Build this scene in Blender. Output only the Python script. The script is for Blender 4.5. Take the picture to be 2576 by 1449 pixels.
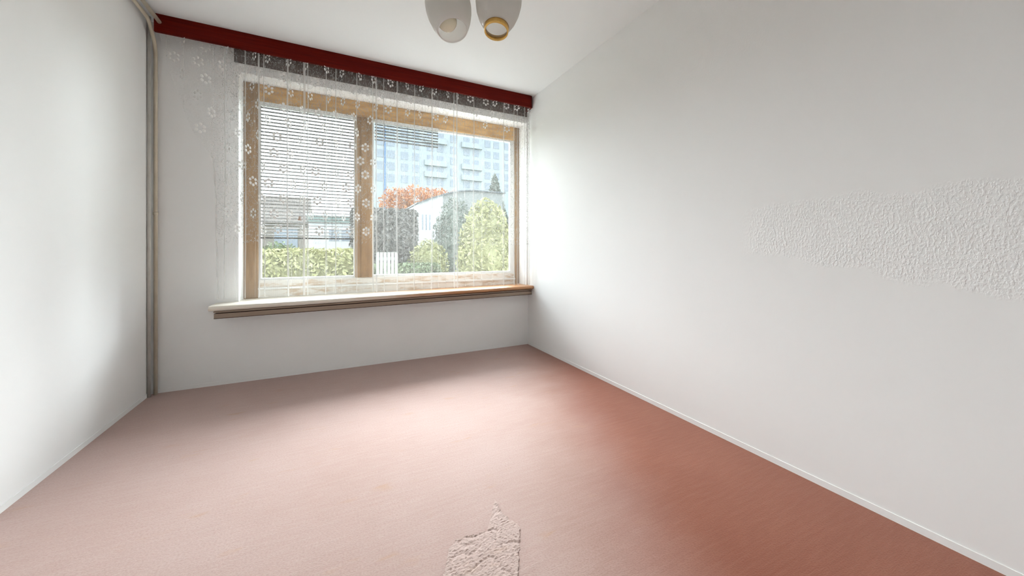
import bpy, bmesh, math, random
from mathutils import Vector, Matrix

for o in list(bpy.data.objects):
    bpy.data.objects.remove(o)
random.seed(7)
scene = bpy.context.scene
COL = scene.collection

# ------------------------------------------------------------------ room size
W, D, H = 2.886, 3.233, 2.5          # width, depth in front of the camera, height
REAR = -0.60                          # rear wall behind the camera
CAM_X, CAM_H = 1.097, 0.966
YAW = math.radians(26.43)
F_PX = 902.0

# ------------------------------------------------------------------ camera
cam = bpy.data.cameras.new('camera')
cam.sensor_fit = 'HORIZONTAL'
cam.sensor_width = 36.0
cam.lens = F_PX / 2576 * 36.0
cam.shift_y = -(724.5 - 629.2) / 2576
cam.clip_start = 0.02
cam.clip_end = 400
cam_o = bpy.data.objects.new('camera', cam)
COL.objects.link(cam_o)
cam_o.location = (CAM_X, 0, CAM_H)
cam_o.rotation_euler = (math.pi / 2, 0, -YAW)
scene.camera = cam_o

# ------------------------------------------------------------------ sky (even overcast daylight)
world = bpy.data.worlds.new('world')
scene.world = world
world.use_nodes = True
wn = world.node_tree
bg = wn.nodes['Background']
wtc = wn.nodes.new('ShaderNodeTexCoord')
wno = wn.nodes.new('ShaderNodeTexNoise')
wno.inputs['Scale'].default_value = 2.2
wno.inputs['Detail'].default_value = 4
wra = wn.nodes.new('ShaderNodeValToRGB')
wra.color_ramp.elements[0].position = 0.35
wra.color_ramp.elements[0].color = (0.76, 0.89, 1.0, 1)
wra.color_ramp.elements[1].position = 0.65
wra.color_ramp.elements[1].color = (0.88, 0.95, 1.0, 1)
wn.links.new(wtc.outputs['Generated'], wno.inputs['Vector'])
wn.links.new(wno.outputs['Fac'], wra.inputs['Fac'])
wn.links.new(wra.outputs['Color'], bg.inputs['Color'])
bg.inputs['Strength'].default_value = 1.35

# the sun behind thin cloud: very soft, shining in through the window from the right
sun = bpy.data.lights.new('sun', 'SUN')
sun.energy = 11.3
sun.angle = math.radians(75)
sun.color = (0.91, 0.96, 1.0)
sun_o = bpy.data.objects.new('sun', sun)
COL.objects.link(sun_o)
sun_dir = Vector((-0.23, -0.973, -math.tan(math.radians(18))))
sun_o.rotation_euler = sun_dir.to_track_quat('-Z', 'Y').to_euler()
sun_o.location = (6, 12, 9)

# ------------------------------------------------------------------ exposure
vs = scene.view_settings
vs.view_transform = 'Standard'
vs.look = 'None'
vs.gamma = 1.0
vs.use_curve_mapping = False
vs.exposure = 1.9
scene.cycles.transparent_max_bounces = 32      # layered net, lace and glass

# ================================================================== helpers
def tag(o, label=None, cat=None, group=None, kind=None):
    if label: o['label'] = label
    if cat: o['category'] = cat
    if group: o['group'] = group
    if kind: o['kind'] = kind
    return o

def empty(name, loc, parent=None):
    o = bpy.data.objects.new(name, None)
    o.empty_display_size = 0.1
    COL.objects.link(o)
    o.location = loc
    if parent: o.parent = parent
    return o

def link(name, me, mat, parent=None, loc=None, smooth=False):
    if mat and not me.materials:
        me.materials.append(mat)
    if smooth:
        for p in me.polygons: p.use_smooth = True
    o = bpy.data.objects.new(name, me)
    COL.objects.link(o)
    if parent:
        o.parent = parent
        # parts are authored in world coordinates: undo the parents' offset
        off = Vector((0, 0, 0)); p = parent
        while p: off += p.location; p = p.parent
        o.location = (Vector(loc) if loc else Vector((0, 0, 0))) - off
    elif loc:
        o.location = loc
    return o

class MB:
    def __init__(s): s.v = []; s.f = []
    def add(s, v, f):
        b = len(s.v); s.v += [tuple(x) for x in v]; s.f += [tuple(i + b for i in q) for q in f]; return s
    def box(s, x0, x1, y0, y1, z0, z1):
        return s.add([(x0,y0,z0),(x1,y0,z0),(x1,y1,z0),(x0,y1,z0),(x0,y0,z1),(x1,y0,z1),(x1,y1,z1),(x0,y1,z1)],
            [(3,2,1,0),(4,5,6,7),(0,1,5,4),(1,2,6,5),(2,3,7,6),(3,0,4,7)])
    def tube(s, pts, r, n=10, cap=True):
        pts = [Vector(p) for p in pts]; rs = r if isinstance(r, (list, tuple)) else [r] * len(pts)
        v = []; f = []; up = None
        for i, p in enumerate(pts):
            d = (pts[min(i+1, len(pts)-1)] - pts[max(i-1, 0)]).normalized()
            if up is None:
                up = Vector((0,0,1)) if abs(d.z) < 0.9 else Vector((0,1,0))
            a = d.cross(up).normalized(); b = a.cross(d).normalized(); up = b
            for k in range(n):
                t = 2 * math.pi * k / n
                v.append(p + (a * math.cos(t) + b * math.sin(t)) * rs[i])
        for i in range(len(pts) - 1):
            for k in range(n):
                f.append((i*n+k, i*n+(k+1)%n, (i+1)*n+(k+1)%n, (i+1)*n+k))
        if cap:
            f.append(tuple(reversed(range(n)))); f.append(tuple(range((len(pts)-1)*n, len(pts)*n)))
        return s.add(v, f)
    def lathe(s, prof, o, axis, n=40, close=False):
        """prof: (radius, distance along axis) pairs"""
        axis = Vector(axis).normalized(); o = Vector(o)
        ref = Vector((1,0,0)) if abs(axis.x) < 0.8 else Vector((0,1,0))
        a = axis.cross(ref).normalized(); b = axis.cross(a).normalized()
        v = []; f = []
        for (r, t) in prof:
            for k in range(n):
                q = 2 * math.pi * k / n
                v.append(o + axis * t + (a * math.cos(q) + b * math.sin(q)) * max(r, 1e-5))
        m = len(prof)
        for i in range(m if close else m - 1):
            j = (i + 1) % m
            for k in range(n):
                f.append((i*n+k, i*n+(k+1)%n, j*n+(k+1)%n, j*n+k))
        return s.add(v, f)
    def mesh(s, name):
        me = bpy.data.meshes.new(name); me.from_pydata(s.v, [], s.f); me.update()
        bm = bmesh.new(); bm.from_mesh(me); bmesh.ops.recalc_face_normals(bm, faces=bm.faces); bm.to_mesh(me); bm.free()
        return me
    def build(s, name, mat, parent=None, smooth=False, bevel=0, seg=2):
        me = s.mesh(name)
        if bevel:
            bm = bmesh.new(); bm.from_mesh(me)
            bmesh.ops.bevel(bm, geom=list(bm.edges), offset=bevel, segments=seg, profile=0.5, affect='EDGES')
            bm.to_mesh(me); bm.free()
        return link(name, me, mat, parent, smooth=smooth)

def box(*a): return MB().box(*a)

# ------------------------------------------------------------------ materials
class NT:
    def __init__(s, name):
        s.m = bpy.data.materials.new(name); s.m.use_nodes = True
        s.t = s.m.node_tree; s.n = s.t.nodes; s.p = s.n['Principled BSDF']; s.out = s.n['Material Output']
        s._co = None
    def node(s, typ, **kw):
        n = s.n.new(typ)
        for k, v in kw.items():
            if k in n.inputs: n.inputs[k].default_value = v
            else: setattr(n, k, v)
        return n
    def l(s, a, b): s.t.links.new(a, b)
    def co(s):
        if not s._co: s._co = s.n.new('ShaderNodeTexCoord')
        return s._co.outputs['Object']
    def mapped(s, scale=(1,1,1), rot=(0,0,0)):
        m = s.n.new('ShaderNodeMapping'); m.inputs['Scale'].default_value = scale; m.inputs['Rotation'].default_value = rot
        s.l(s.co(), m.inputs['Vector']); return m.outputs['Vector']
    def noise(s, scale, detail=4, vec=None, rough=0.55):
        n = s.n.new('ShaderNodeTexNoise'); n.inputs['Scale'].default_value = scale; n.inputs['Detail'].default_value = detail
        n.inputs['Roughness'].default_value = rough
        s.l(vec if vec else s.co(), n.inputs['Vector']); return n.outputs['Fac']
    def math(s, op, a, b=None, c=None):
        n = s.n.new('ShaderNodeMath'); n.operation = op
        for i, x in enumerate((a, b, c)):
            if x is None: continue
            if isinstance(x, (int, float)): n.inputs[i].default_value = x
            else: s.l(x, n.inputs[i])
        return n.outputs[0]
    def ramp(s, fac, *stops):
        n = s.n.new('ShaderNodeValToRGB'); e = n.color_ramp.elements
        while len(e) < len(stops): e.new(0.5)
        for i, (p, c) in enumerate(stops):
            e[i].position = p; e[i].color = tuple(c) + ((1,) if len(c) == 3 else ())
        s.l(fac, n.inputs['Fac']); return n.outputs['Color']
    def smooth(s, x, a, b, lo=0.0, hi=1.0):
        n = s.n.new('ShaderNodeMapRange'); n.interpolation_type = 'SMOOTHSTEP'
        n.inputs['From Min'].default_value = a; n.inputs['From Max'].default_value = b
        n.inputs['To Min'].default_value = lo; n.inputs['To Max'].default_value = hi
        s.l(x, n.inputs['Value']); return n.outputs['Result']
    def xyz(s):
        n = s.n.new('ShaderNodeSeparateXYZ'); s.l(s.co(), n.inputs[0]); return n.outputs
    def mix(s, fac, a, b):
        n = s.n.new('ShaderNodeMix'); n.data_type = 'RGBA'
        if isinstance(fac, (int, float)): n.inputs['Factor'].default_value = fac
        else: s.l(fac, n.inputs['Factor'])
        for k, x in ((6, a), (7, b)):
            if isinstance(x, tuple): n.inputs[k].default_value = x + (1,)
            else: s.l(x, n.inputs[k])
        return n.outputs[2]
    def bump(s, h, strength, dist=0.01):
        n = s.n.new('ShaderNodeBump'); n.inputs['Distance'].default_value = dist
        if isinstance(strength, (int, float)): n.inputs['Strength'].default_value = strength
        else: s.l(strength, n.inputs['Strength'])
        s.l(h, n.inputs['Height']); s.l(n.outputs[0], s.p.inputs['Normal'])
    def base(s, col, rough=0.6, spec=0.3):
        if isinstance(col, tuple): s.p.inputs['Base Color'].default_value = col + (1,)
        else: s.l(col, s.p.inputs['Base Color'])
        s.p.inputs['Roughness'].default_value = rough
        s.p.inputs['Specular IOR Level'].default_value = spec
        return s

def plain(name, a, b=None, scale=8.0, rough=0.6, spec=0.3, bump=0.0, bscale=60):
    """two tones mixed by noise"""
    n = NT(name); b = b or tuple(min(1, c * 0.88) for c in a)
    n.base(n.ramp(n.noise(scale), (0.35, a), (0.65, b)), rough, spec)
    if bump: n.bump(n.noise(bscale, 3), bump, 0.004)
    return n.m

def m_wall(name, col):
    n = NT(name)
    c2 = tuple(c * 0.985 for c in col)
    n.base(n.ramp(n.noise(1.3, 3), (0.3, col), (0.7, c2)), 0.85, 0.15)
    n.bump(n.noise(140, 3), 0.06, 0.002)
    return n.m

WALL_C = (0.918, 0.915, 0.905)
M = {}
M['wall'] = m_wall('wall_plaster', WALL_C)
M['ceiling'] = m_wall('ceiling_paint', (0.91, 0.925, 0.93))

# right wall: a strip of coarse roughcast left in the smooth plaster
n = NT('wall_plaster_rough_strip')
n.base(n.ramp(n.noise(1.3, 3), (0.3, WALL_C), (0.7, tuple(c * .985 for c in WALL_C))), 0.85, 0.15)
x, y, z = n.xyz()
wob = n.math('MULTIPLY', n.math('SUBTRACT', n.noise(7, 3), 0.5), 0.10)
zz = n.math('ADD', z, wob)
low = n.math('ADD', n.math('MULTIPLY', y, 0.16), 0.785)
m1 = n.smooth(n.math('SUBTRACT', zz, low), -0.015, 0.02)
m2 = n.smooth(zz, 1.155, 1.185, 1.0, 0.0)
m3 = n.smooth(n.math('ADD', y, wob), 0.96, 1.10, 1.0, 0.0)
mask = n.math('MULTIPLY', n.math('MULTIPLY', m1, m2), m3)
# second, faint rough spot high up by the ceiling
k1 = n.smooth(n.math('ADD', y, wob), 1.35, 1.75, 1.0, 0.0)
k2 = n.smooth(n.math('ADD', y, wob), 0.85, 1.1)
k3 = n.smooth(zz, 1.78, 2.0)
mask2 = n.math('MULTIPLY', n.math('MULTIPLY', n.math('MULTIPLY', k1, k2), k3), 0.35)
grain = n.noise(130, 2, n.mapped((1, 1, 0.62)))
n.bump(n.math('MULTIPLY', n.smooth(grain, 0.40, 0.66), n.math('MAXIMUM', mask, mask2)), 0.42, 0.0025)
M['wall_right'] = n.m

# carpet: short brushed pile with a pale sheen
def carpet(name, extra):
    n = NT(name)
    streak = n.noise(9, 5, n.mapped((0.9, 7.5, 1), (0, 0, 0.10)), 0.6)
    fine = n.noise(190, 2, n.mapped((0.7, 1.5, 1)))
    blot = n.noise(2.1, 4)
    # most of the carpet is dusty pink, turning dark red-brown towards the right wall
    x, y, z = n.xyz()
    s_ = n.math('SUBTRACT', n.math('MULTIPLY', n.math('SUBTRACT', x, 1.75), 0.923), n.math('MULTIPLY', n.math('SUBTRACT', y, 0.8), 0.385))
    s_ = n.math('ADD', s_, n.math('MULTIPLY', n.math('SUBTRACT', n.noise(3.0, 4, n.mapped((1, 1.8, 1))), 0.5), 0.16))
    red_brown = n.smooth(s_, -0.22, 0.50)
    c = n.mix(red_brown, n.ramp(blot, (0.3, (0.48, 0.325, 0.285)), (0.7, (0.53, 0.38, 0.34))), n.ramp(blot, (0.3, (0.25, 0.070, 0.034)), (0.7, (0.29, 0.092, 0.048))))
    c = n.mix(n.math('MULTIPLY', n.smooth(streak, 0.35, 0.75), 0.30), c, n.mix(red_brown, (0.57, 0.44, 0.40), (0.34, 0.125, 0.072)))
    c = n.mix(n.math('MULTIPLY', n.smooth(fine, 0.45, 0.62), 0.30), c, n.mix(red_brown, (0.38, 0.235, 0.19), (0.19, 0.055, 0.028)))
    spots = n.noise(5.5, 3, n.mapped((0.8, 2.2, 1)))
    c = n.mix(n.math('MULTIPLY', n.smooth(spots, 0.62, 0.74, 0, 0.4), n.math('SUBTRACT', 1.0, red_brown)), c, (0.48, 0.28, 0.15))
    if extra: c = n.mix(0.5, c, (0.62, 0.48, 0.43))
    n.base(c, 0.85, 0.25)
    n.p.inputs['IOR'].default_value = 1.5
    n.p.inputs['Sheen Weight'].default_value = 0.3
    n.p.inputs['Sheen Roughness'].default_value = 0.45
    n.p.inputs['Sheen Tint'].default_value = (1.0, 0.90, 0.88, 1)
    h = n.math('ADD', n.math('MULTIPLY', fine, 0.7), n.math('MULTIPLY', streak, 0.9))
    n.bump(h, 0.35 + extra, 0.004 + extra * 0.008)
    return n.m
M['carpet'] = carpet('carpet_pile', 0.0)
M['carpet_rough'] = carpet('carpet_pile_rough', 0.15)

# mahogany pelmet
n = NT('mahogany')
g = n.noise(6, 6, n.mapped((0.6, 6, 14)), 0.6)
n.base(n.ramp(g, (0.3, (0.085, 0.0035, 0.002)), (0.55, (0.125, 0.006, 0.003)), (0.75, (0.165, 0.012, 0.005))), 0.5, 0.08)
M['mahogany'] = n.m
# dark batten above the window
n = NT('dark_brown_board')
g = n.noise(5, 5, n.mapped((0.8, 5, 12)))
n.base(n.ramp(g, (0.3, (0.035, 0.022, 0.016)), (0.7, (0.085, 0.045, 0.030))), 0.6, 0.3)
M['batten'] = n.m
# ochre window timber
n = NT('ochre_timber')
g = n.noise(7, 6, n.mapped((5, 5, 0.9)), 0.6)
n.base(n.ramp(g, (0.3, (0.24, 0.135, 0.055)), (0.7, (0.37, 0.225, 0.105))), 0.5, 0.35)
M['timber'] = n.m
n = NT('ochre_timber_rail')
g = n.noise(7, 6, n.mapped((0.9, 5, 5)), 0.6)
n.base(n.ramp(g, (0.32, (0.44, 0.25, 0.09)), (0.62, (0.72, 0.44, 0.18))), 0.5, 0.35)
M['timber_rail'] = n.m
# bottom rail: cream paint worn to the wood
n = NT('worn_cream_paint')
g = n.noise(6, 6, n.mapped((1.2, 4, 5)), 0.65)
n.base(n.ramp(g, (0.5, (0.74, 0.71, 0.66)), (0.64, (0.55, 0.42, 0.30))), 0.5, 0.35)
M['worn_cream'] = n.m
M['white_sash'] = plain('white_sash_paint', (0.80, 0.80, 0.78), rough=0.4, spec=0.4)
# window board: cream paint on the left, bare orange wood towards the right
n = NT('window_board_wood')
x, y, z = n.xyz()
g = n.noise(5, 6, n.mapped((0.5, 9, 12)), 0.6)
edge = n.math('ADD', x, n.math('MULTIPLY', n.math('SUBTRACT', g, 0.5), 1.6))
cream = n.ramp(g, (0.3, (0.74, 0.67, 0.57)), (0.7, (0.82, 0.77, 0.69)))
wood = n.ramp(g, (0.3, (0.42, 0.185, 0.075)), (0.7, (0.56, 0.30, 0.15)))
n.base(n.mix(n.smooth(edge, 1.15, 2.0), cream, wood), 0.35, 0.45)
M['board'] = n.m
n = NT('window_board_shade_brown')  # dark brown that paints shade into the gaps under the slab
g = n.noise(5, 6, n.mapped((0.5, 9, 12)), 0.6)
n.base(n.ramp(g, (0.3, (0.06, 0.025, 0.013)), (0.7, (0.10, 0.045, 0.025))), 0.5, 0.35)
M['moulding'] = n.m  # shade brown for the gaps; the moulding itself uses M['apron']
n = NT('window_board_apron')
g = n.noise(5, 6, n.mapped((0.5, 9, 12)), 0.6)
n.base(n.ramp(g, (0.3, (0.30, 0.225, 0.17)), (0.7, (0.38, 0.30, 0.23))), 0.5, 0.35)
M['apron'] = n.m
M['pipe'] = plain('cream_pipe_paint', (0.66, 0.59, 0.47), (0.60, 0.53, 0.41), 14, 0.4, 0.4)
M['pipe_grey'] = plain('grey_pipe_paint', (0.56, 0.54, 0.50), (0.50, 0.48, 0.44), 14, 0.45, 0.4)
M['brass'] = plain('brass', (0.72, 0.47, 0.16), (0.60, 0.36, 0.10), 40, 0.28, 0.5)
M['brass'].node_tree.nodes['Principled BSDF'].inputs['Metallic'].default_value = 1.0
M['slat'] = plain('blind_slat_lacquer', (0.10, 0.10, 0.095), (0.085, 0.085, 0.08), 9, 0.45, 0.4)
M['cord'] = plain('blind_cord', (0.22, 0.22, 0.21), rough=0.9)
M['tassel'] = plain('wooden_tassel', (0.33, 0.18, 0.11), (0.26, 0.14, 0.08), 40, 0.5)

# window glass: thin pane
n = NT('window_glass')
tr = n.node('ShaderNodeBsdfTransparent'); tr.inputs['Color'].default_value = (0.96, 0.98, 0.97, 1)
gl = n.node('ShaderNodeBsdfGlossy'); gl.inputs['Roughness'].default_value = 0.03
mx = n.node('ShaderNodeMixShader'); mx.inputs[0].default_value = 0.06
n.l(tr.outputs[0], mx.inputs[1]); n.l(gl.outputs[0], mx.inputs[2]); n.l(mx.outputs[0], n.out.inputs['Surface'])
n.n.remove(n.p)
M['glass'] = n.m

# net curtain: thin open weave with thread lines and wandering stems
def m_net(name, cover, lace=True, glow=0.06):
    n = NT(name)
    x, y, z = n.xyz()
    thread = n.math('ABSOLUTE', n.math('SINE', n.math('MULTIPLY', x, 520.0)))
    a = n.smooth(thread, 0.75, 1.0, cover - 0.04, cover + 0.12)
    if lace:
        nv = n.noise(30, 2, n.mapped((1.6, 1, 0.9)))
        stem = n.smooth(n.math('ABSOLUTE', n.math('SUBTRACT', nv, 0.5)), 0.006, 0.022, 1.0, 0.0)
        zone = n.smooth(z, 1.00, 1.03)
        a = n.math('ADD', a, n.math('MULTIPLY', n.math('MULTIPLY', stem, zone), 0.34))
    a = n.math('MULTIPLY', a, n.smooth(x, 0.22, 0.56, 0.30, 1.0))
    tr = n.node('ShaderNodeBsdfTransparent')
    df = n.node('ShaderNodeBsdfDiffuse'); df.inputs['Color'].default_value = (0.86, 0.85, 0.83, 1)
    tl = n.node('ShaderNodeBsdfTranslucent'); tl.inputs['Color'].default_value = (0.80, 0.80, 0.79, 1)
    m1 = n.node('ShaderNodeMixShader'); m1.inputs[0].default_value = glow
    n.l(df.outputs[0], m1.inputs[1]); n.l(tl.outputs[0], m1.inputs[2])
    m2 = n.node('ShaderNodeMixShader')
    n.l(a, m2.inputs[0]); n.l(tr.outputs[0], m2.inputs[1]); n.l(m1.outputs[0], m2.inputs[2])
    n.l(m2.outputs[0], n.out.inputs['Surface']); n.n.remove(n.p)
    return n.m
M['net'] = m_net('net_curtain', 0.13)
M['net_hem'] = m_net('net_curtain_hem', 0.52, False, 0.05)
n = NT('lace_thread')
df = n.node('ShaderNodeBsdfDiffuse'); tl = n.node('ShaderNodeBsdfTranslucent')
nz = n.ramp(n.noise(200, 2), (0.3, (0.90, 0.89, 0.87)), (0.7, (0.84, 0.83, 0.81)))
n.l(nz, df.inputs['Color']); n.l(nz, tl.inputs['Color'])
mx = n.node('ShaderNodeMixShader'); mx.inputs[0].default_value = 0.05
n.l(df.outputs[0], mx.inputs[1]); n.l(tl.outputs[0], mx.inputs[2]); n.l(mx.outputs[0], n.out.inputs['Surface']); n.n.remove(n.p)
M['lace'] = n.m

# lamp glass: opal glass, a little see-through
n = NT('opal_glass')
df = n.node('ShaderNodeBsdfDiffuse'); tl = n.node('ShaderNodeBsdfTranslucent'); gl = n.node('ShaderNodeBsdfGlossy')
nz = n.ramp(n.noise(9, 2), (0.3, (0.93, 0.92, 0.90)), (0.7, (0.90, 0.89, 0.87)))
n.l(nz, df.inputs['Color']); n.l(nz, tl.inputs['Color']); gl.inputs['Roughness'].default_value = 0.08
m1 = n.node('ShaderNodeMixShader'); m1.inputs[0].default_value = 0.72
m2 = n.node('ShaderNodeMixShader'); m2.inputs[0].default_value = 0.06
n.l(df.outputs[0], m1.inputs[1]); n.l(tl.outputs[0], m1.inputs[2])
n.l(m1.outputs[0], m2.inputs[1]); n.l(gl.outputs[0], m2.inputs[2]); n.l(m2.outputs[0], n.out.inputs['Surface']); n.n.remove(n.p)
M['opal'] = n.m
M['bulb'] = plain('bulb_glass', (0.82, 0.78, 0.62), (0.80, 0.75, 0.58), 20, 0.15, 0.5)
M['socket'] = plain('socket_plastic', (0.55, 0.50, 0.42), rough=0.4)

# ================================================================== the room
def structure(o): o['kind'] = 'structure'; return o
T = 0.30
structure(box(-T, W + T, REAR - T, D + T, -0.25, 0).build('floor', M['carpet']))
structure(box(-T, W + T, REAR - T, D + T, H, H + 0.25).build('ceiling', M['ceiling']))
structure(box(-T, 0, REAR - T, D + T, 0, H).build('wall_left', M['wall']))
structure(box(W, W + T, REAR - T, D + T, 0, H).build('wall_right', M['wall_right']))
structure(box(0, W, REAR - T, REAR, 0, H).build('wall_rear', M['wall']))
OX0, OX1, OZ0, OZ1 = 0.475, 2.868, 0.56, 2.268      # window opening
mb = MB()
mb.box(0, OX0, D, D + T, 0, H); mb.box(OX1, W, D, D + T, 0, H)
mb.box(OX0, OX1, D, D + T, 0, OZ0); mb.box(OX0, OX1, D, D + T, OZ1, H)
structure(mb.build('wall_back', M['wall']))
# low skirting in the wall colour
structure(box(0, W, D - 0.003, D, 0, 0.026).build('baseboard_back', M['wall']))
structure(box(0, 0.003, REAR, D - 0.003, 0, 0.026).build('baseboard_left', M['wall']))
structure(box(W - 0.003, W, REAR, D - 0.003, 0, 0.026).build('baseboard_right', M['wall']))

# ================================================================== the window
FY = D + 0.16                                        # room-side face of the frame
win = empty('window_1', (1.67, FY, 0.612)); win['kind'] = 'structure'
tag(win, 'wide two-light window in ochre timber with slim white sashes above the window board')
GX = dict(l0=0.568, m0=1.265, m1=1.402, r1=2.817, b=0.728, t=2.128)
box(OX0, GX['l0'], FY, FY + 0.07, OZ0, OZ1).build('frame_stile', M['timber'], win, bevel=0.004)
box(GX['r1'], OX1, FY, FY + 0.07, OZ0, OZ1).build('frame_stile', M['timber'], win, bevel=0.004)
box(GX['l0'], GX['r1'], FY, FY + 0.07, GX['t'], OZ1).build('frame_head', M['timber_rail'], win, bevel=0.004)
o = box(GX['l0'], GX['r1'], FY, FY + 0.07, OZ0, GX['b']).build('frame_bottom_rail', M['worn_cream'], win, bevel=0.004)
o['label'] = 'worn cream bottom rail'
box(GX['l0'], GX['r1'], FY - 0.012, FY, 0.655, 0.672).build('drip_strip', M['white_sash'], win, bevel=0.003)
box(GX['m0'], GX['m1'], FY - 0.008, FY + 0.07, GX['b'], GX['t']).build('mullion', M['timber'], win, bevel=0.004)
box(GX['m0'] + 0.045, GX['m0'] + 0.092, FY - 0.020, FY - 0.008, GX['b'], GX['t']).build('mullion_bead', M['timber'], win, bevel=0.004)
def sash(x0, x1, wl, wr, wt, wb):
    """a slim white rebate frame with its pane"""
    z0, z1 = GX['b'], GX['t']
    m = MB(); y0, y1 = FY + 0.014, FY + 0.05
    m.box(x0, x0 + wl, y0, y1, z0, z1); m.box(x1 - wr, x1, y0, y1, z0, z1)
    m.box(x0 + wl, x1 - wr, y0, y1, z0, z0 + wb); m.box(x0 + wl, x1 - wr, y0, y1, z1 - wt, z1)
    s = m.build('sash', M['white_sash'], win)
    box(x0 + wl, x1 - wr, y0 + 0.016, y0 + 0.021, z0 + wb, z1 - wt).build('pane', M['glass'], s)
sash(GX['l0'], GX['m0'], 0.018, 0.012, 0.018, 0.016)
sash(GX['m1'], GX['r1'], 0.014, 0.050, 0.018, 0.018)

# window board: rounded slab, gaps coloured dark as shade, moulding, apron
def sweep(name, prof, xs, mat, parent, smooth=True):
    """prof(t) -> list of (y, z); swept along x through xs"""
    v = []; f = []; k = None
    for i, x in enumerate(xs):
        t = (x - xs[0]) / (xs[-1] - xs[0]); p = prof(t); k = len(p)
        v += [(x, y, z) for y, z in p]
    for i in range(len(xs) - 1):
        for j in range(k):
            f.append((i*k+j, i*k+(j+1)%k, (i+1)*k+(j+1)%k, (i+1)*k+j))
    f.append(tuple(range(k))); f.append(tuple(range((len(xs)-1)*k, len(xs)*k)))
    return MB().add(v, f).build(name, mat, parent)
def slab(t):
    yb = FY - 0.002; yf = D - 0.205 + 0.075 * t; zt = 0.590 + 0.020 * t; th = 0.034 - 0.004 * t; zb = zt - th
    r = th / 2
    arc = [(yf + r - r * math.sin(a), zt - r + r * math.cos(a)) for a in [math.pi * i / 10 for i in range(11)]]
    return [(yb, zt)] + arc + [(yb, zb)]
xs = [0.349 + (2.884 - 0.349) * i / 20 for i in range(21)]
sill = sweep('window_board', slab, xs, M['board'], win)
tag(sill, 'long rounded window board, cream on the left and orange wood on the right')
def under(y0, zoff, h):
    def prof(t):
        yf = D - y0 + 0.06 * t; zt = 0.5565 + 0.023 * t - zoff
        return [(D - 0.001, zt), (yf, zt), (yf, zt - h), (D - 0.001, zt - h)]
    return prof
def run(x0): return [x0 + (2.884 - x0) * i / 10 for i in range(11)]
sweep('shade_gap', under(0.128, 0.0, 0.032), run(0.376), M['moulding'], sill)
sweep('moulding', under(0.155, 0.007, 0.011), run(0.366), M['apron'], sill)
sweep('apron', under(0.145, 0.026, 0.030), run(0.366), M['apron'], sill)
sweep('bottom_shade_bead', under(0.147, 0.056, 0.004), run(0.366), M['moulding'], sill)

# dark board on the wall above the window
tr1 = box(0.45, 2.872, D - 0.012, D, 2.332, 2.498).build('trim_1', M['batten'], bevel=0.002)
structure(tr1); tag(tr1, 'dark brown board on the wall behind the lace, under the pelmet')

# ================================================================== pelmet
pel = empty('curtain_pelmet', (1.45, D, 2.375))
tag(pel, 'long dark red mahogany pelmet under the ceiling above the window', 'pelmet')
PY = D - 0.13
me_bm = bmesh.new()
def pelmet_profile():
    # plan outline of the front board with a rounded right end returning to the wall
    xr = 2.874; r = 0.03; th = 0.018
    outer = [(0.056, PY), (xr - r, PY)] + [(xr - r + r * math.sin(a), PY + r - r * math.cos(a)) for a in [math.pi / 2 * i / 6 for i in range(1, 7)]] + [(xr, D)]
    ri = r - th
    inner = [(xr - th, D)] + [(xr - r + ri * math.sin(a), PY + r - ri * math.cos(a)) for a in [math.pi / 2 * i / 6 for i in range(6, -1, -1)]] + [(0.056, PY + th)]
    return outer + inner
pl = pelmet_profile(); z0, z1 = 2.383, H - 0.001
k = len(pl)
MB().add([(x, y, z0) for x, y in pl] + [(x, y, z1) for x, y in pl],
         [tuple(reversed(range(k))), tuple(range(k, 2*k))] + [(i, (i+1)%k, k+(i+1)%k, k+i) for i in range(k)]).build('front_board', M['mahogany'], pel)
box(0.056, 2.86, PY + 0.035, PY + 0.075, 2.462, 2.478).build('curtain_track', M['white_sash'], pel)

# ================================================================== net curtain
CY = D - 0.078
cur = empty('net_curtain', (1.6, CY, 0.625))
tag(cur, 'sheer white net curtain with lace flowers hanging in front of the window', 'curtain')
FOLDS = [(0.10,.010),(0.19,.014),(0.345,.012),(0.415,.016),(0.475,.010),(0.530,.014),(0.584,.010),(0.612,.020),(0.642,.012),(0.790,.022),(0.812,.010),
         (0.868,.010),(0.897,.030),(0.921,.014),(1.045,.014),(1.112,.014),(1.155,.010),(1.262,.012),(1.383,.014),(1.41,.022),(1.47,.012),(1.576,.020),(1.64,.010),(1.72,.012),(1.79,.010),
         (1.871,.018),(1.93,.010),(2.00,.010),(2.071,.016),(2.098,.022),(2.18,.010),(2.263,.014),(2.35,.010),(2.46,.010),(2.57,.014),(2.678,.016),(2.72,.012),(2.80,.014),(2.85,.016)]
def wave(x): return 0.007 * math.sin(x * 23.0) + 0.004 * math.sin(x * 51.0 + 1.0)
path = []
x = 0.060; fi = 0; XR = 2.872
FO = sorted(FOLDS)
while x < XR:
    if fi < len(FO) and x >= FO[fi][0] - 0.004:
        fx, dp = FO[fi]; w = dp * 0.30; y = wave(fx)
        # an S-shaped tuck: three layers lie over each other
        for q in range(15):
            t = q / 14
            xx = fx - w + 2 * w * t + 0.9 * w * math.sin(2 * math.pi * t)
            path.append((xx, y - dp * math.sin(math.pi * t) * 0.35 * (1 if fi % 2 else -0.6)))
        x = fx + w + 0.008; fi += 1
    else:
        path.append((x, wave(x))); x += 0.011
path.append((XR, wave(XR)))
LE = [(2.47, 0.060), (2.389, 0.066), (2.134, 0.122), (1.779, 0.235), (1.602, 0.345), (1.40, 0.356), (0.60, 0.368)]
def left_edge(z):
    for (za, xa), (zb, xb) in zip(LE, LE[1:]):
        if z >= zb: 
            t = (z - zb) / (za - zb); return xb + (xa - xb) * t
    return LE[-1][1]
ZT, ZB, NZ = 2.455, 0.622, 56
v = []; f = []
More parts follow.
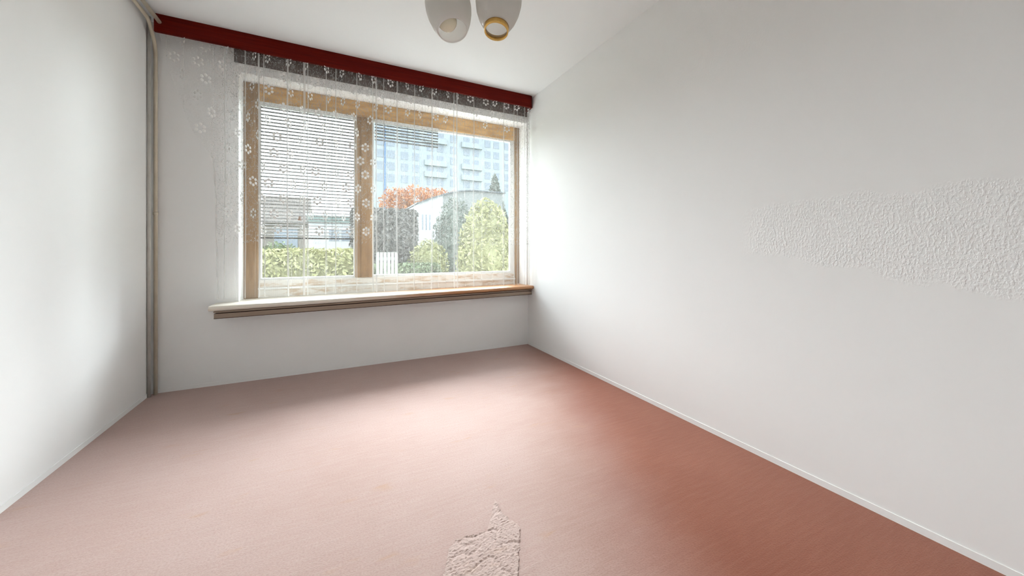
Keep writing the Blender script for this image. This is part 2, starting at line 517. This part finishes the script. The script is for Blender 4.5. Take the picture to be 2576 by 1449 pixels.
npth = len(path)
for i in range(NZ + 1):
    z = ZT + (ZB - ZT) * i / NZ; xl = left_edge(z); drop = (ZT - z) / (ZT - ZB)
    for (px, py) in path:
        sway = 0.004 * math.sin(px * 9 + z * 2.2) * drop
        v.append((max(px + sway, xl), CY + py * (0.7 + 0.5 * drop), z))
for i in range(NZ):
    for j in range(npth - 1):
        a, b, c, d = i*npth+j, i*npth+j+1, (i+1)*npth+j+1, (i+1)*npth+j
        if v[b][0] - left_edge(v[b][2]) < 1e-6 and v[c][0] - left_edge(v[c][2]) < 1e-6 and v[a][0] - left_edge(v[a][2]) < 1e-6: continue
        f.append((a, b, c, d))
me = bpy.data.meshes.new('net'); me.from_pydata(v, [], f); me.update()
link('net', me, M['net'], cur, smooth=True)
# hems: down the free left edge and along the foot
m = MB(); hv = []; hf = []
for i in range(60):
    z = 1.62 + (ZB - 1.62) * i / 59; xl = left_edge(z)
    hv += [(xl - 0.001, CY - 0.004, z), (xl + 0.010, CY - 0.004, z), (xl + 0.010, CY - 0.001, z), (xl - 0.001, CY - 0.001, z)]
for i in range(59):
    for j in range(4): hf.append((i*4+j, i*4+(j+1)%4, (i+1)*4+(j+1)%4, (i+1)*4+j))
m.add(hv, hf).build('side_hem', M['net_hem'], cur)

# gathered pleats: narrow folds where the net lies double and reads as upright lines
for q, (fx, dp) in enumerate(FO):
    if dp < 0.012 or fx < 0.40: continue
    hv = []; hf = []; wd = dp * 0.26
    for i in range(25):
        z = ZT + (ZB - ZT) * i / 24; drop = (ZT - z) / (ZT - ZB)
        sx = fx + 0.004 * math.sin(fx * 9 + z * 2.2) * drop + 0.0015 * math.sin(z * 7 + q)
        yy = CY - 0.010 - dp * 0.6
        hv += [(sx - wd, yy + 0.003, z), (sx, yy, z), (sx + wd, yy + 0.003, z)]
    for i in range(24):
        for j in range(2): hf.append((i*3+j, i*3+j+1, (i+1)*3+j+1, (i+1)*3+j))
    me = bpy.data.meshes.new('pleat'); me.from_pydata(hv, [], hf); me.update()
    link('pleat', me, M['net_hem'], cur, smooth=True)

# one lace flower: six round petals in a ring; copies share the mesh
fl = MB()
for q in range(6):
    t = math.pi / 3 * q + math.pi / 2
    cx_, cz_ = 0.0235 * math.cos(t), 0.0265 * math.sin(t)
    ring = [(cx_ + 0.0098 * math.cos(a), -0.0008, cz_ + 0.0106 * math.sin(a)) for a in [2 * math.pi * i / 8 for i in range(8)]]
    fl.add([(cx_, -0.0022, cz_)] + ring, [(0, 1 + i, 1 + (i + 1) % 8) for i in range(8)])
fl_me = bpy.data.meshes.new('flower_motif'); fl_me.from_pydata(fl.v, [], fl.f); fl_me.update(); fl_me.materials.append(M['lace'])
base_off = Vector(cur.location)
row = 0; z = 2.368
while z > 1.02:
    xx = 0.085 + (0.060 if row % 2 else 0.0)
    while xx < 2.86:
        jx = xx + random.uniform(-0.022, 0.022)
        keep = jx > left_edge(z) + 0.03
        if jx > 1.45 and z < 2.06: keep = False              # the pattern is a border on the right light
        if jx > 2.0 and z < 2.2 and random.random() < 0.25: keep = False
        if jx < 0.40 and z < 2.25 and random.random() < 0.35: keep = False
        if keep:
            # turned with the folds: squeezed ones lie on the flank of a pleat
            near = min(FO, key=lambda q: abs(q[0] - jx))
            turn = random.uniform(-0.5, 0.5) if abs(near[0] - jx) > 0.025 else random.choice((-1, 1)) * random.uniform(0.8, 1.15)
            drop = (ZT - z) / (ZT - ZB)
            o = bpy.data.objects.new('flower_motif', fl_me); COL.objects.link(o); o.parent = cur
            o.location = Vector((jx, CY + wave(jx) * (0.7 + 0.5 * drop) - 0.006 - 0.016 * abs(math.sin(turn)), z + random.uniform(-0.004, 0.004))) - base_off
            o.rotation_euler = (0, random.uniform(-.08, .08), turn)
        xx += 0.120
    z -= 0.1135; row += 1

# ================================================================== venetian blinds
def blind(name, label, x0, x1, ztop, n, pitch, cords, rail, tassel=None):
    b = empty(name, ((x0 + x1) / 2, FY - 0.028, ztop)); tag(b, label, 'blind')
    box(x0, x1, FY - 0.046, FY - 0.014, ztop - 0.006, ztop + 0.022).build('headrail', M['white_sash'], b, bevel=0.002)
    sm = MB(); hw = (x1 - x0) / 2
    # a slat curved in section
    sec = [(-0.0125, -0.0014), (-0.0045, 0.0009), (0.0045, 0.0009), (0.0125, -0.0014)]
    vv = [(-hw, y_, z_) for y_, z_ in sec] + [(hw, y_, z_) for y_, z_ in sec]
    vv += [(a, b_, c - 0.0017) for a, b_, c in vv]
    ff = [(0,1,5,4),(1,2,6,5),(2,3,7,6),(8,12,13,9),(9,13,14,10),(10,14,15,11),(0,4,12,8),(3,11,15,7),(0,8,9,1),(1,9,10,2),(2,10,11,3),(4,5,13,12),(5,6,14,13),(6,7,15,14)]
    sme = bpy.data.meshes.new('slat'); sme.from_pydata(vv, [], ff); sme.update(); sme.materials.append(M['slat'])
    z = ztop - 0.018
    for i in range(n):
        o = bpy.data.objects.new('slat', sme); COL.objects.link(o); o.parent = b
        o.location = Vector(((x0 + x1) / 2, FY - 0.030, z)) - Vector(b.location)
        o.rotation_euler = (math.radians(-9 + random.uniform(-1.5, 1.5)), 0, 0)
        z -= pitch
    if rail:
        box(x0, x1, FY - 0.040, FY - 0.020, z - 0.004, z + 0.008).build('bottom_rail', M['slat'], b, bevel=0.002)
    for cx_ in cords:
        MB().tube([(cx_, FY - 0.043, ztop), (cx_, FY - 0.043, z)], 0.0016, 6).build('ladder_cord', M['cord'], b)
    if tassel:
        tx, tz = tassel
        MB().tube([(tx, FY - 0.050, ztop), (tx, FY - 0.050, tz)], 0.0013, 6).build('pull_cord', M['cord'], b)
        MB().lathe([(0.0, 0.012), (0.005, 0.010), (0.008, 0.0), (0.013, -0.016), (0.014, -0.022), (0.0, -0.023)], (tx, FY - 0.050, tz), (0, 0, 1), 16).build('tassel', M['tassel'], b, smooth=True)
    return b
blind('venetian_blind', 'grey slatted venetian blind lowered over most of the left pane', 0.588, 1.252, 2.096, 38, 0.0268, (0.765, 0.905, 1.03, 1.085), True, (0.852, 1.228))
blind('venetian_blind', 'short raised venetian blind with few slats at the top of the right pane', 1.420, 1.985, 2.094, 6, 0.0268, (1.50, 1.70, 1.92), False)

# ================================================================== pipes in the left corner
def arc_pts(p0, c, p1, n=6):
    p0, c, p1 = Vector(p0), Vector(c), Vector(p1)
    return [tuple((1-t)**2 * p0 + 2*t*(1-t) * c + t*t * p1) for t in [i / n for i in range(n + 1)]]
def pipe(name, pts, r, mat, label, clips):
    e = empty(name, pts[-1]); tag(e, label, 'pipe', 'pipes in the left corner')
    MB().tube(pts, r, 14).build('tube', mat, e, smooth=True)
    for (a, b, dirn) in clips:
        MB().tube([a, b], r * 1.22, 14).build('clip', mat, e, smooth=True)
A = [(0.036, REAR, 2.447), (0.036, 2.99, 2.447)] + arc_pts((0.036, 3.04, 2.447), (0.036, 3.09, 2.447), (0.034, 3.13, 2.405)) + arc_pts((0.033, 3.165, 2.365), (0.031, 3.200, 2.33), (0.031, 3.205, 2.27)) + [(0.031, 3.205, 0.0)]
pipe('heating_pipe', A, 0.0105, M['pipe'], 'cream pipe along the left wall that bends down in the corner', [((0.031, 3.205, 1.2), (0.031, 3.205, 1.22), 0)])
B = [(0.083, REAR, 2.447), (0.083, PY + 0.001, 2.447)]
pipe('heating_pipe', B, 0.0115, M['pipe'], 'straight cream pipe under the ceiling that ends at the pelmet', [])
C = [(0.0105, 3.168, 2.499), (0.0105, 3.168, 0.0)]
pipe('heating_pipe', C, 0.0095, M['pipe_grey'], 'upright pale pipe against the left wall beside the corner', [])

# ================================================================== ceiling lamp
lamp_c = Vector((1.49, 1.095, 0))
lamp = empty('ceiling_lamp', (lamp_c.x, lamp_c.y, H))
tag(lamp, 'hanging lamp with two egg-shaped opal glass shades open at the bottom', 'lamp')
MB().lathe([(0.0, 0.0), (0.055, 0.0), (0.055, -0.008), (0.035, -0.03), (0.010, -0.038), (0.0, -0.038)], (lamp_c.x, lamp_c.y, H), (0, 0, 1), 32).build('canopy', M['brass'], lamp, smooth=True)
MB().tube([(lamp_c.x, lamp_c.y, H - 0.03), (lamp_c.x, lamp_c.y, 2.05)], 0.006, 12).build('stem', M['brass'], lamp, smooth=True)
MB().lathe([(0.0, 0.03), (0.014, 0.024), (0.022, 0.0), (0.014, -0.024), (0.0, -0.034)], (lamp_c.x, lamp_c.y, 2.04), (0, 0, 1), 24).build('hub', M['brass'], lamp, smooth=True)
fwd = Vector((math.sin(YAW), math.cos(YAW), 0)); rgt = Vector((math.cos(YAW), -math.sin(YAW), 0)); up = Vector((0, 0, 1))
def shade(O, ax, prof, label, ring, bt, bo):
    """O: centre of the lower opening, ax: unit axis pointing up out of it"""
    inner = [(max(r - 0.004, 0.002), t) for r, t in reversed(prof)]
    s = MB().lathe(prof + inner, O, ax, 48, close=True).build('shade', M['opal'], lamp, smooth=True)
    s['label'] = label
    L = prof[-1][1]; top = O + ax * L
    MB().lathe([(0.0, L + 0.05), (0.012, L + 0.048), (0.022, L + 0.03), (0.024, L - 0.008), (0.0, L - 0.008)], O, ax, 24).build('socket_cup', M['brass'], lamp, smooth=True)
    if ring:
        MB().lathe([(0.0335, -0.013), (0.0365, -0.013), (0.0385, 0.004), (0.0345, 0.006)], O, ax, 48, close=True).build('brass_ring', M['brass'], lamp, smooth=True)
    MB().lathe([(0.0, L - 0.01), (0.014, L - 0.01), (0.014, L - 0.05), (0.0, L - 0.05)], O, ax, 20).build('socket', M['socket'], lamp)
    bc = bt
    MB().lathe([(0.012, L - 0.05), (0.016, bc + 0.032), (0.026, bc + 0.016)] + [(0.030 * math.cos(a), bc - 0.030 * math.sin(a)) for a in [math.pi / 2 * i / 8 for i in range(0, 9)]], O + rgt * bo, ax, 32).build('bulb', M['bulb'], lamp, smooth=True)
    p0 = Vector((lamp_c.x, lamp_c.y, 2.04)); p1 = top + ax * 0.045
    mid = Vector(((p0.x + p1.x) / 2 + (p1.x - p0.x) * 0.5, (p0.y + p1.y) / 2 + (p1.y - p0.y) * 0.5, p0.z + 0.07))
    MB().tube(arc_pts(p0, mid, p1, 10), 0.0055, 10).build('arm', M['brass'], lamp, smooth=True)
def cam_pt(px, py, Z): return Vector((CAM_X, 0, CAM_H)) + fwd * Z + rgt * ((px - 1288) / F_PX * Z) + up * ((629.2 - py) / F_PX * Z)
# both shades hang in the middle of the room, about 1.1 m from the camera, leaning slightly
O1 = cam_pt(1139, 77, 1.11); ax1 = (up * 0.95 + fwd * 0.25 - rgt * 0.19).normalized()
O2 = cam_pt(1249, 71, 1.10); ax2 = (up * 0.97 + fwd * 0.20 + rgt * 0.06).normalized()
shade(O1, ax1, [(0.0465, 0.0), (0.0535, 0.015), (0.0615, 0.035), (0.0680, 0.06), (0.0712, 0.085), (0.0712, 0.11), (0.067, 0.14), (0.056, 0.17), (0.040, 0.19), (0.022, 0.20)],
      'left shade with a wide plain opening', False, 0.036, -0.012)
shade(O2, ax2, [(0.0365, 0.0), (0.0470, 0.015), (0.0580, 0.035), (0.0665, 0.06), (0.0715, 0.09), (0.0715, 0.115), (0.067, 0.145), (0.056, 0.175), (0.040, 0.195), (0.022, 0.205)],
      'right shade with a brass ring round its opening', True, 0.070, 0.0)

# ================================================================== trodden coarse pile on the carpet
def inside(p, poly):
    c = False; n_ = len(poly); j = n_ - 1
    for i in range(n_):
        if (poly[i][1] > p[1]) != (poly[j][1] > p[1]) and p[0] < (poly[j][0]-poly[i][0]) * (p[1]-poly[i][1]) / (poly[j][1]-poly[i][1]) + poly[i][0]: c = not c
        j = i
    return c
from mathutils import noise as mnoise
def pile_patch(poly, step, label):
    x0 = min(p[0] for p in poly); x1 = max(p[0] for p in poly); y0 = min(p[1] for p in poly); y1 = max(p[1] for p in poly)
    nx = int((x1 - x0) / step) + 1; ny = int((y1 - y0) / step) + 1; v = []; f = []; ok = {}
    for i in range(nx + 1):
        for j in range(ny + 1):
            x, y = x0 + i * step, y0 + j * step
            jx = mnoise.noise((x * 60, y * 60, 1)) * 0.008
            if inside((x + jx, y + jx), poly):
                crease = abs(mnoise.noise((x * 11 + y * 4, y * 17 - x * 5, 4)))
                z = 0.0035 + 0.0022 * mnoise.noise((x * 130, y * 190, 0)) + 0.0022 * mnoise.noise((x * 210, y * 260, 3)) - 0.004 * max(0, 1 - crease / 0.10) * 0.7
                ok[(i, j)] = len(v); v.append((x, y, max(z, 0.0004)))
    for (i, j) in list(ok):
        q = [(i, j), (i + 1, j), (i + 1, j + 1), (i, j + 1)]
        if all(k_ in ok for k_ in q): f.append(tuple(ok[k_] for k_ in q))
    me = bpy.data.meshes.new('coarse_pile'); me.from_pydata(v, [], f); me.update()
    o = link('coarse_pile', me, M['carpet_rough'], bpy.data.objects['floor'], smooth=True); o['label'] = label
pile_patch([(1.662,1.287),(1.650,1.21),(1.676,1.10),(1.588,0.943),(1.50,0.84),(1.30,0.93),(1.388,1.043),(1.430,1.13),(1.465,1.155),(1.566,1.140),(1.62,1.22)], 0.003, 'rumpled coarse patch of carpet pile')

# ================================================================== outside
GZ = -0.55
M['lawn'] = plain('lawn_grass', (0.09, 0.11, 0.06), (0.12, 0.13, 0.07), 1.5, 0.9, 0.1, 0.4, 30)
M['bounce_slab'] = plain('pale_bounce_slab', (0.62, 0.60, 0.57), (0.56, 0.54, 0.51), 2.0, 0.9, 0.15)
bounce_slab = structure(box(-6, 10, D + T + 0.001, 6.0, GZ - 0.02, GZ + 0.03).build('bounce_slab', M['bounce_slab']))  # out of view; added to throw light up through the window onto the ceiling
bounce_slab['label'] = 'unseen pale slab outside the window, added to bounce light onto the ceiling'
ground = structure(box(-60, 90, D + T, 130, GZ - 0.2, GZ).build('ground', M['lawn']))
ground['label'] = 'pale green lawn outside the window'
def leaf_mat(name, a, b): return plain(name, a, b, 3.0, 0.8, 0.15)
M['bark'] = plain('bark', (0.16, 0.12, 0.09), (0.10, 0.08, 0.06), 20, 0.9)
def leaves(name, pts_fn, n, size, mat, parent):
    v = []; f = []
    for _ in range(n):
        p, nrm = pts_fn()
        d = Vector((random.gauss(0, 1), random.gauss(0, 1), random.gauss(0, 1))).normalized()
        nn = (nrm * 0.7 + d).normalized(); a = nn.orthogonal().normalized()
        a = Matrix.Rotation(random.uniform(0, 6.28), 3, nn) @ a; b = nn.cross(a)
        s = size * random.uniform(0.6, 1.3); k_ = len(v)
        v += [p - a * s, p + b * s * 0.45 + nn * s * .15, p + a * s, p - b * s * 0.45 + nn * s * .15]
        f.append((k_, k_+1, k_+2, k_+3))
    me = bpy.data.meshes.new(name); me.from_pydata([tuple(q) for q in v], [], f); me.update()
    o = link(name, me, mat, parent); o['kind'] = 'stuff'; return o
def blob(c, r, fill=0.75):
    def fn():
        d = Vector((random.gauss(0, 1), random.gauss(0, 1), random.gauss(0, 1))).normalized()
        t = fill + (1 - fill) * random.random()
        bump = 1 + 0.13 * mnoise.noise(d * 2.6 + Vector(c))
        return Vector(c) + Vector((d.x * r[0], d.y * r[1], d.z * r[2])) * t * bump, d
    return fn
def hedge_pts(x0, x1, y0, y1, z0, z1):
    def fn():
        q = random.random(); x = random.uniform(x0, x1); z = random.uniform(z0, z1); y = random.uniform(y0, y1)
        j = random.uniform(-0.05, 0.05)
        if q < 0.58: return Vector((x, y0 + j, z)), Vector((0, -1, 0))
        if q < 0.82: return Vector((x, y, z1 + j)), Vector((0, 0, 1))
        if q < 0.91: return Vector((x0 + j, y, z)), Vector((-1, 0, 0))
        return Vector((x1 + j, y, z)), Vector((1, 0, 0))
    return fn
def core_blob(name, c, r, mat, parent):
    bm = bmesh.new(); bmesh.ops.create_icosphere(bm, subdivisions=3, radius=1.0)
    for vv in bm.verts:
        k_ = 0.80 * (1 + 0.12 * mnoise.noise(vv.co * 2.6 + Vector(c)))
        vv.co = Vector((vv.co.x * r[0], vv.co.y * r[1], vv.co.z * r[2])) * k_ + Vector(c)
    me = bpy.data.meshes.new(name); bm.to_mesh(me); bm.free()
    return link(name, me, mat, parent, smooth=True)
def shrub(name, label, cat, c, r, n, size, mat, trunk=0.05):
    e = empty(name, (c[0], c[1], GZ)); tag(e, label, cat)
    core_blob('inner_growth', c, r, mat, e)
    leaves('foliage', blob(c, r), n, size, mat, e)
    MB().tube([(c[0], c[1], GZ), (c[0] + 0.03, c[1], (GZ + c[2]) / 2), (c[0], c[1], c[2])], [trunk, trunk * 0.8, trunk * 0.4], 8).build('trunk', M['bark'], e)
    return e
def hedge(name, label, b, n, size, mat):
    x0, x1, y0, y1, z1 = b
    e = empty(name, ((x0 + x1) / 2, (y0 + y1) / 2, GZ)); tag(e, label, 'hedge')
    box(x0 + .06, x1 - .06, y0 + .06, y1 - .06, GZ, z1 - .06).build('inner_growth', mat, e)
    leaves('foliage', hedge_pts(x0, x1, y0, y1, GZ, z1), n, size, mat, e)
    return e
L_yel = leaf_mat('leaf_yellow_green', (0.27, 0.265, 0.125), (0.35, 0.345, 0.19))
L_grn = leaf_mat('leaf_mid_green', (0.14, 0.18, 0.10), (0.21, 0.24, 0.15))
L_gry = leaf_mat('leaf_grey_green', (0.15, 0.17, 0.145), (0.20, 0.22, 0.19))
L_brn = leaf_mat('leaf_grey_brown', (0.14, 0.133, 0.122), (0.20, 0.19, 0.178))
L_org = leaf_mat('leaf_autumn_orange', (0.42, 0.15, 0.045), (0.40, 0.19, 0.08))

# garden, near to far
hedge('garden_hedge', 'low yellow-green hedge across the foot of the left pane', (-0.75, 1.62, 7.4, 8.2, 0.93), 5200, 0.055, L_yel)
hedge('garden_hedge', 'low green hedge across the foot of the right pane', (1.85, 3.15, 7.6, 8.2, 0.62), 3400, 0.055, L_grn)
shrub('round_shrub', 'small round pale green shrub in front of the white garage', 'shrub', (3.24, 9.1, 0.45), (0.52, 0.42, 0.80), 2400, 0.05, L_yel)
shrub('tall_shrub', 'tall yellow-green shrub at the right edge of the window', 'shrub', (3.93, 6.9, 0.75), (0.62, 0.55, 1.28), 5200, 0.055, L_yel)
shrub('tall_shrub', 'tall grey-green shrub left of the yellow one', 'shrub', (4.40, 10.5, 0.95), (0.72, 0.6, 1.62), 4600, 0.055, L_gry)
shrub('dark_bush', 'dark green bush behind the low hedge in the left pane', 'bush', (0.05, 8.9, 0.35), (0.60, 0.4, 0.82), 2200, 0.055, L_grn)
hedge('tall_hedge', 'tall clipped grey-brown hedge beside the mullion in the right pane', (1.55, 3.16, 10.0, 11.0, 2.02), 6500, 0.07, L_brn)
# conifer
e = empty('conifer', (8.12, 16.0, GZ)); tag(e, 'pointed grey-green conifer rising behind the shrubs', 'tree')
def cone_pts():
    t = random.random() ** 0.6; a = random.uniform(0, 6.28); r = 1.35 * t * random.uniform(0.75, 1.05) + 0.03
    return Vector((8.12 + r * math.cos(a), 16 + r * math.sin(a), 4.65 - t * 5.0)), Vector((math.cos(a), math.sin(a), 0.4))
leaves('foliage', cone_pts, 6000, 0.10, L_gry, e)
MB().tube([(8.12, 16, GZ), (8.12, 16, 4.4)], [0.12, 0.02], 8).build('trunk', M['bark'], e)
# autumn tree
e = empty('autumn_tree', (6.6, 25.0, GZ)); tag(e, 'wide autumn tree with orange leaves behind the garage', 'tree')
for (cx_, cz_, rx, rz) in ((4.9, 4.1, 1.2, 1.15), (6.3, 4.35, 1.35, 1.15), (7.7, 4.35, 1.2, 1.05), (8.9, 4.2, 1.0, 1.0), (5.6, 3.0, 1.7, 1.2), (7.6, 3.2, 1.8, 1.2)):
    leaves('leaf_cluster', blob((cx_, 25, cz_), (rx, 1.0, rz), 0.4), 1100, 0.12, L_org, e)
MB().tube([(6.6, 25, GZ), (6.7, 25, 1.6), (6.4, 25, 3.4)], [0.22, 0.17, 0.06], 10).build('trunk', M['bark'], e)
for dx in (-1.4, -0.6, 0.9, 2.0):
    MB().tube([(6.65, 25, 1.7), (6.6 + dx * 0.5, 25, 2.9), (6.6 + dx, 25, 4.3)], [0.10, 0.07, 0.02], 7).build('branch', M['bark'], e)

# garage with a curved roof
M['render_white'] = plain('white_render', (0.50, 0.51, 0.52), (0.47, 0.48, 0.49), 1.0, 0.9)
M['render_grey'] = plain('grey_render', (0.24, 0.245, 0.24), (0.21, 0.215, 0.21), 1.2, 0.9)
M['roof_grey'] = plain('grey_roof', (0.13, 0.14, 0.15), (0.10, 0.11, 0.12), 2.0, 0.8)
M['dark_glass'] = plain('far_window_glass', (0.17, 0.20, 0.24), (0.21, 0.24, 0.28), 0.6, 0.2, 0.5)
gar = empty('curved_roof_garage', (5.5, 15.5, GZ)); tag(gar, 'white garage with a curved grey roof beyond the hedge', 'building')
def roofz(x): 
    t = min(1.0, max(0.0, (x - 3.98) / 2.4)); return 2.74 + 0.66 * math.sin(t * math.pi / 2)
def wall_strip(x0, x1, name, mat):
    k_ = 10; v = []; f = []
    for i in range(k_ + 1):
        x = x0 + (x1 - x0) * i / k_
        v += [(x, 14.0, GZ), (x, 14.0, roofz(x)), (x, 17.0, GZ), (x, 17.0, roofz(x))]
    for i in range(k_):
        a = i * 4; f += [(a, a+4, a+5, a+1), (a+2, a+3, a+7, a+6), (a+1, a+5, a+7, a+3)]
    f += [(0, 1, 3, 2), (k_*4, k_*4+2, k_*4+3, k_*4+1)]
    return MB().add(v, f).build(name, mat, gar)
wall_strip(3.985, 4.98, 'wall', M['render_white'])
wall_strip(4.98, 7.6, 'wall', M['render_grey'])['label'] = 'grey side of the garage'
v = []; f = []
for i in range(25):
    x = 3.93 + (7.7 - 3.93) * i / 24; z = roofz(x)
    v += [(x, 13.9, z), (x, 17.1, z), (x, 17.1, z + 0.05), (x, 13.9, z + 0.05)]
for i in range(24):
    for j in range(4): f.append((i*4+j, i*4+(j+1)%4, (i+1)*4+(j+1)%4, (i+1)*4+j))
f += [(0,1,2,3), (96,97,98,99)]
MB().add(v, f).build('roof', M['roof_grey'], gar)
for i in range(3):
    x = 4.16 + i * 0.14
    box(x, x + 0.045, 13.985, 14.0, 1.75, 2.35).build('window_slot', M['dark_glass'], gar)

# houses in the left pane
M['beige'] = plain('beige_render', (0.22, 0.195, 0.17), (0.19, 0.17, 0.15), 0.8, 0.9)
M['tiles'] = plain('brown_roof_tiles', (0.14, 0.12, 0.105), (0.11, 0.095, 0.085), 2.0, 0.9)
ho = empty('beige_house', (-0.9, 20.0, GZ)); tag(ho, 'low beige house with a brown roof seen through the left pane', 'building')
box(-2.6, -0.05, 18.0, 22.0, GZ, 2.15).build('wall', M['beige'], ho)
MB().add([(-2.9,17.7,2.1),(0.1,17.7,2.1),(0.1,22.3,2.1),(-2.9,22.3,2.1),(-2.9,20,3.5),(0.1,20,3.5)], [(0,1,5,4),(3,4,5,2),(1,2,5),(0,4,3),(0,3,2,1)]).build('roof', M['tiles'], ho)
w = box(-1.15, -0.30, 17.97, 18.0, 1.05, 1.85).build('window', M['dark_glass'], ho)
box(-1.20, -0.25, 17.95, 18.0, 1.86, 1.93).build('window_lintel', M['render_white'], ho)
sh = empty('white_shed', (1.2, 15.6, GZ)); tag(sh, 'white flat-roofed shed with a grey-green fascia behind the blind', 'building')
M['fascia'] = plain('grey_green_fascia', (0.20, 0.25, 0.24), (0.17, 0.21, 0.20), 2, 0.8)
box(0.30, 2.25, 14.6, 16.6, GZ, 1.98).build('wall', M['render_white'], sh)
box(0.24, 2.31, 14.5, 16.7, 1.98, 2.2).build('fascia', M['fascia'], sh)
box(0.20, 2.35, 14.45, 16.75, 2.2, 2.26).build('roof', M['render_white'], sh)
for i in range(3):
    box(0.95 + i * 0.40, 1.27 + i * 0.40, 14.58, 14.6, 1.30, 1.72).build('window', M['dark_glass'], sh)
# pale slatted garden fence
M['fence'] = plain('pale_fence_paint', (0.34, 0.38, 0.35), (0.30, 0.34, 0.31), 6, 0.8)
fe = empty('slatted_fence', (1.86, 6.05, GZ)); tag(fe, 'short pale slatted garden fence at the foot of the right pane', 'fence')
for zz_ in (0.15, 0.80):
    box(1.70, 2.03, 6.07, 6.10, zz_, zz_ + 0.05).build('rail', M['fence'], fe)
for i in range(6):
    x = 1.70 + i * 0.057
    box(x, x + 0.042, 6.05, 6.07, GZ, 0.93).build('slat', M['fence'], fe)

# apartment tower
M['tower'] = plain('pale_tower_render', (0.33, 0.36, 0.38), (0.30, 0.335, 0.36), 0.15, 0.9)
M['balcony'] = plain('tower_balcony', (0.31, 0.34, 0.36), (0.29, 0.32, 0.34), 0.3, 0.9)
to = empty('apartment_tower', (18.5, 64.0, GZ)); tag(to, 'pale apartment tower with rows of windows far beyond the garden', 'building')
box(6.6, 31.0, 60.0, 70.0, GZ, 21.9).build('wall', M['tower'], to)
box(6.3, 31.3, 59.7, 70.3, 21.9, 22.3).build('roof', M['balcony'], to)
win_me = box(-0.55, 0.55, -0.06, 0.0, -0.62, 0.62).mesh('window'); win_me.materials.append(M['dark_glass'])
rows_z = [20.1, 18.2, 16.3, 14.4, 12.5]
for zi, zz_ in enumerate(rows_z):
    for xi, xw in enumerate([7.6, 9.3, 11.4, 13.2, 15.6, 17.3, 19.6, 22.0, 23.7, 26.0, 27.7, 29.9]):
        o = bpy.data.objects.new('window', win_me); COL.objects.link(o); o.parent = to
        o.location = Vector((xw, 60.0, zz_)) - Vector(to.location)
for zz_ in (19.0, 15.2, 13.3):
    for (xa, xb) in ((14.6, 18.4), (21.0, 24.8)):
        box(xa, xb, 59.5, 60.0, zz_ - 0.10, zz_ + 0.80).build('balcony', M['balcony'], to)
MB().tube([(8.35, 59.9, GZ), (8.35, 59.9, 21.9)], 0.14, 8).build('downpipe', plain('blue_downpipe', (0.10, 0.19, 0.34), rough=0.6), to)
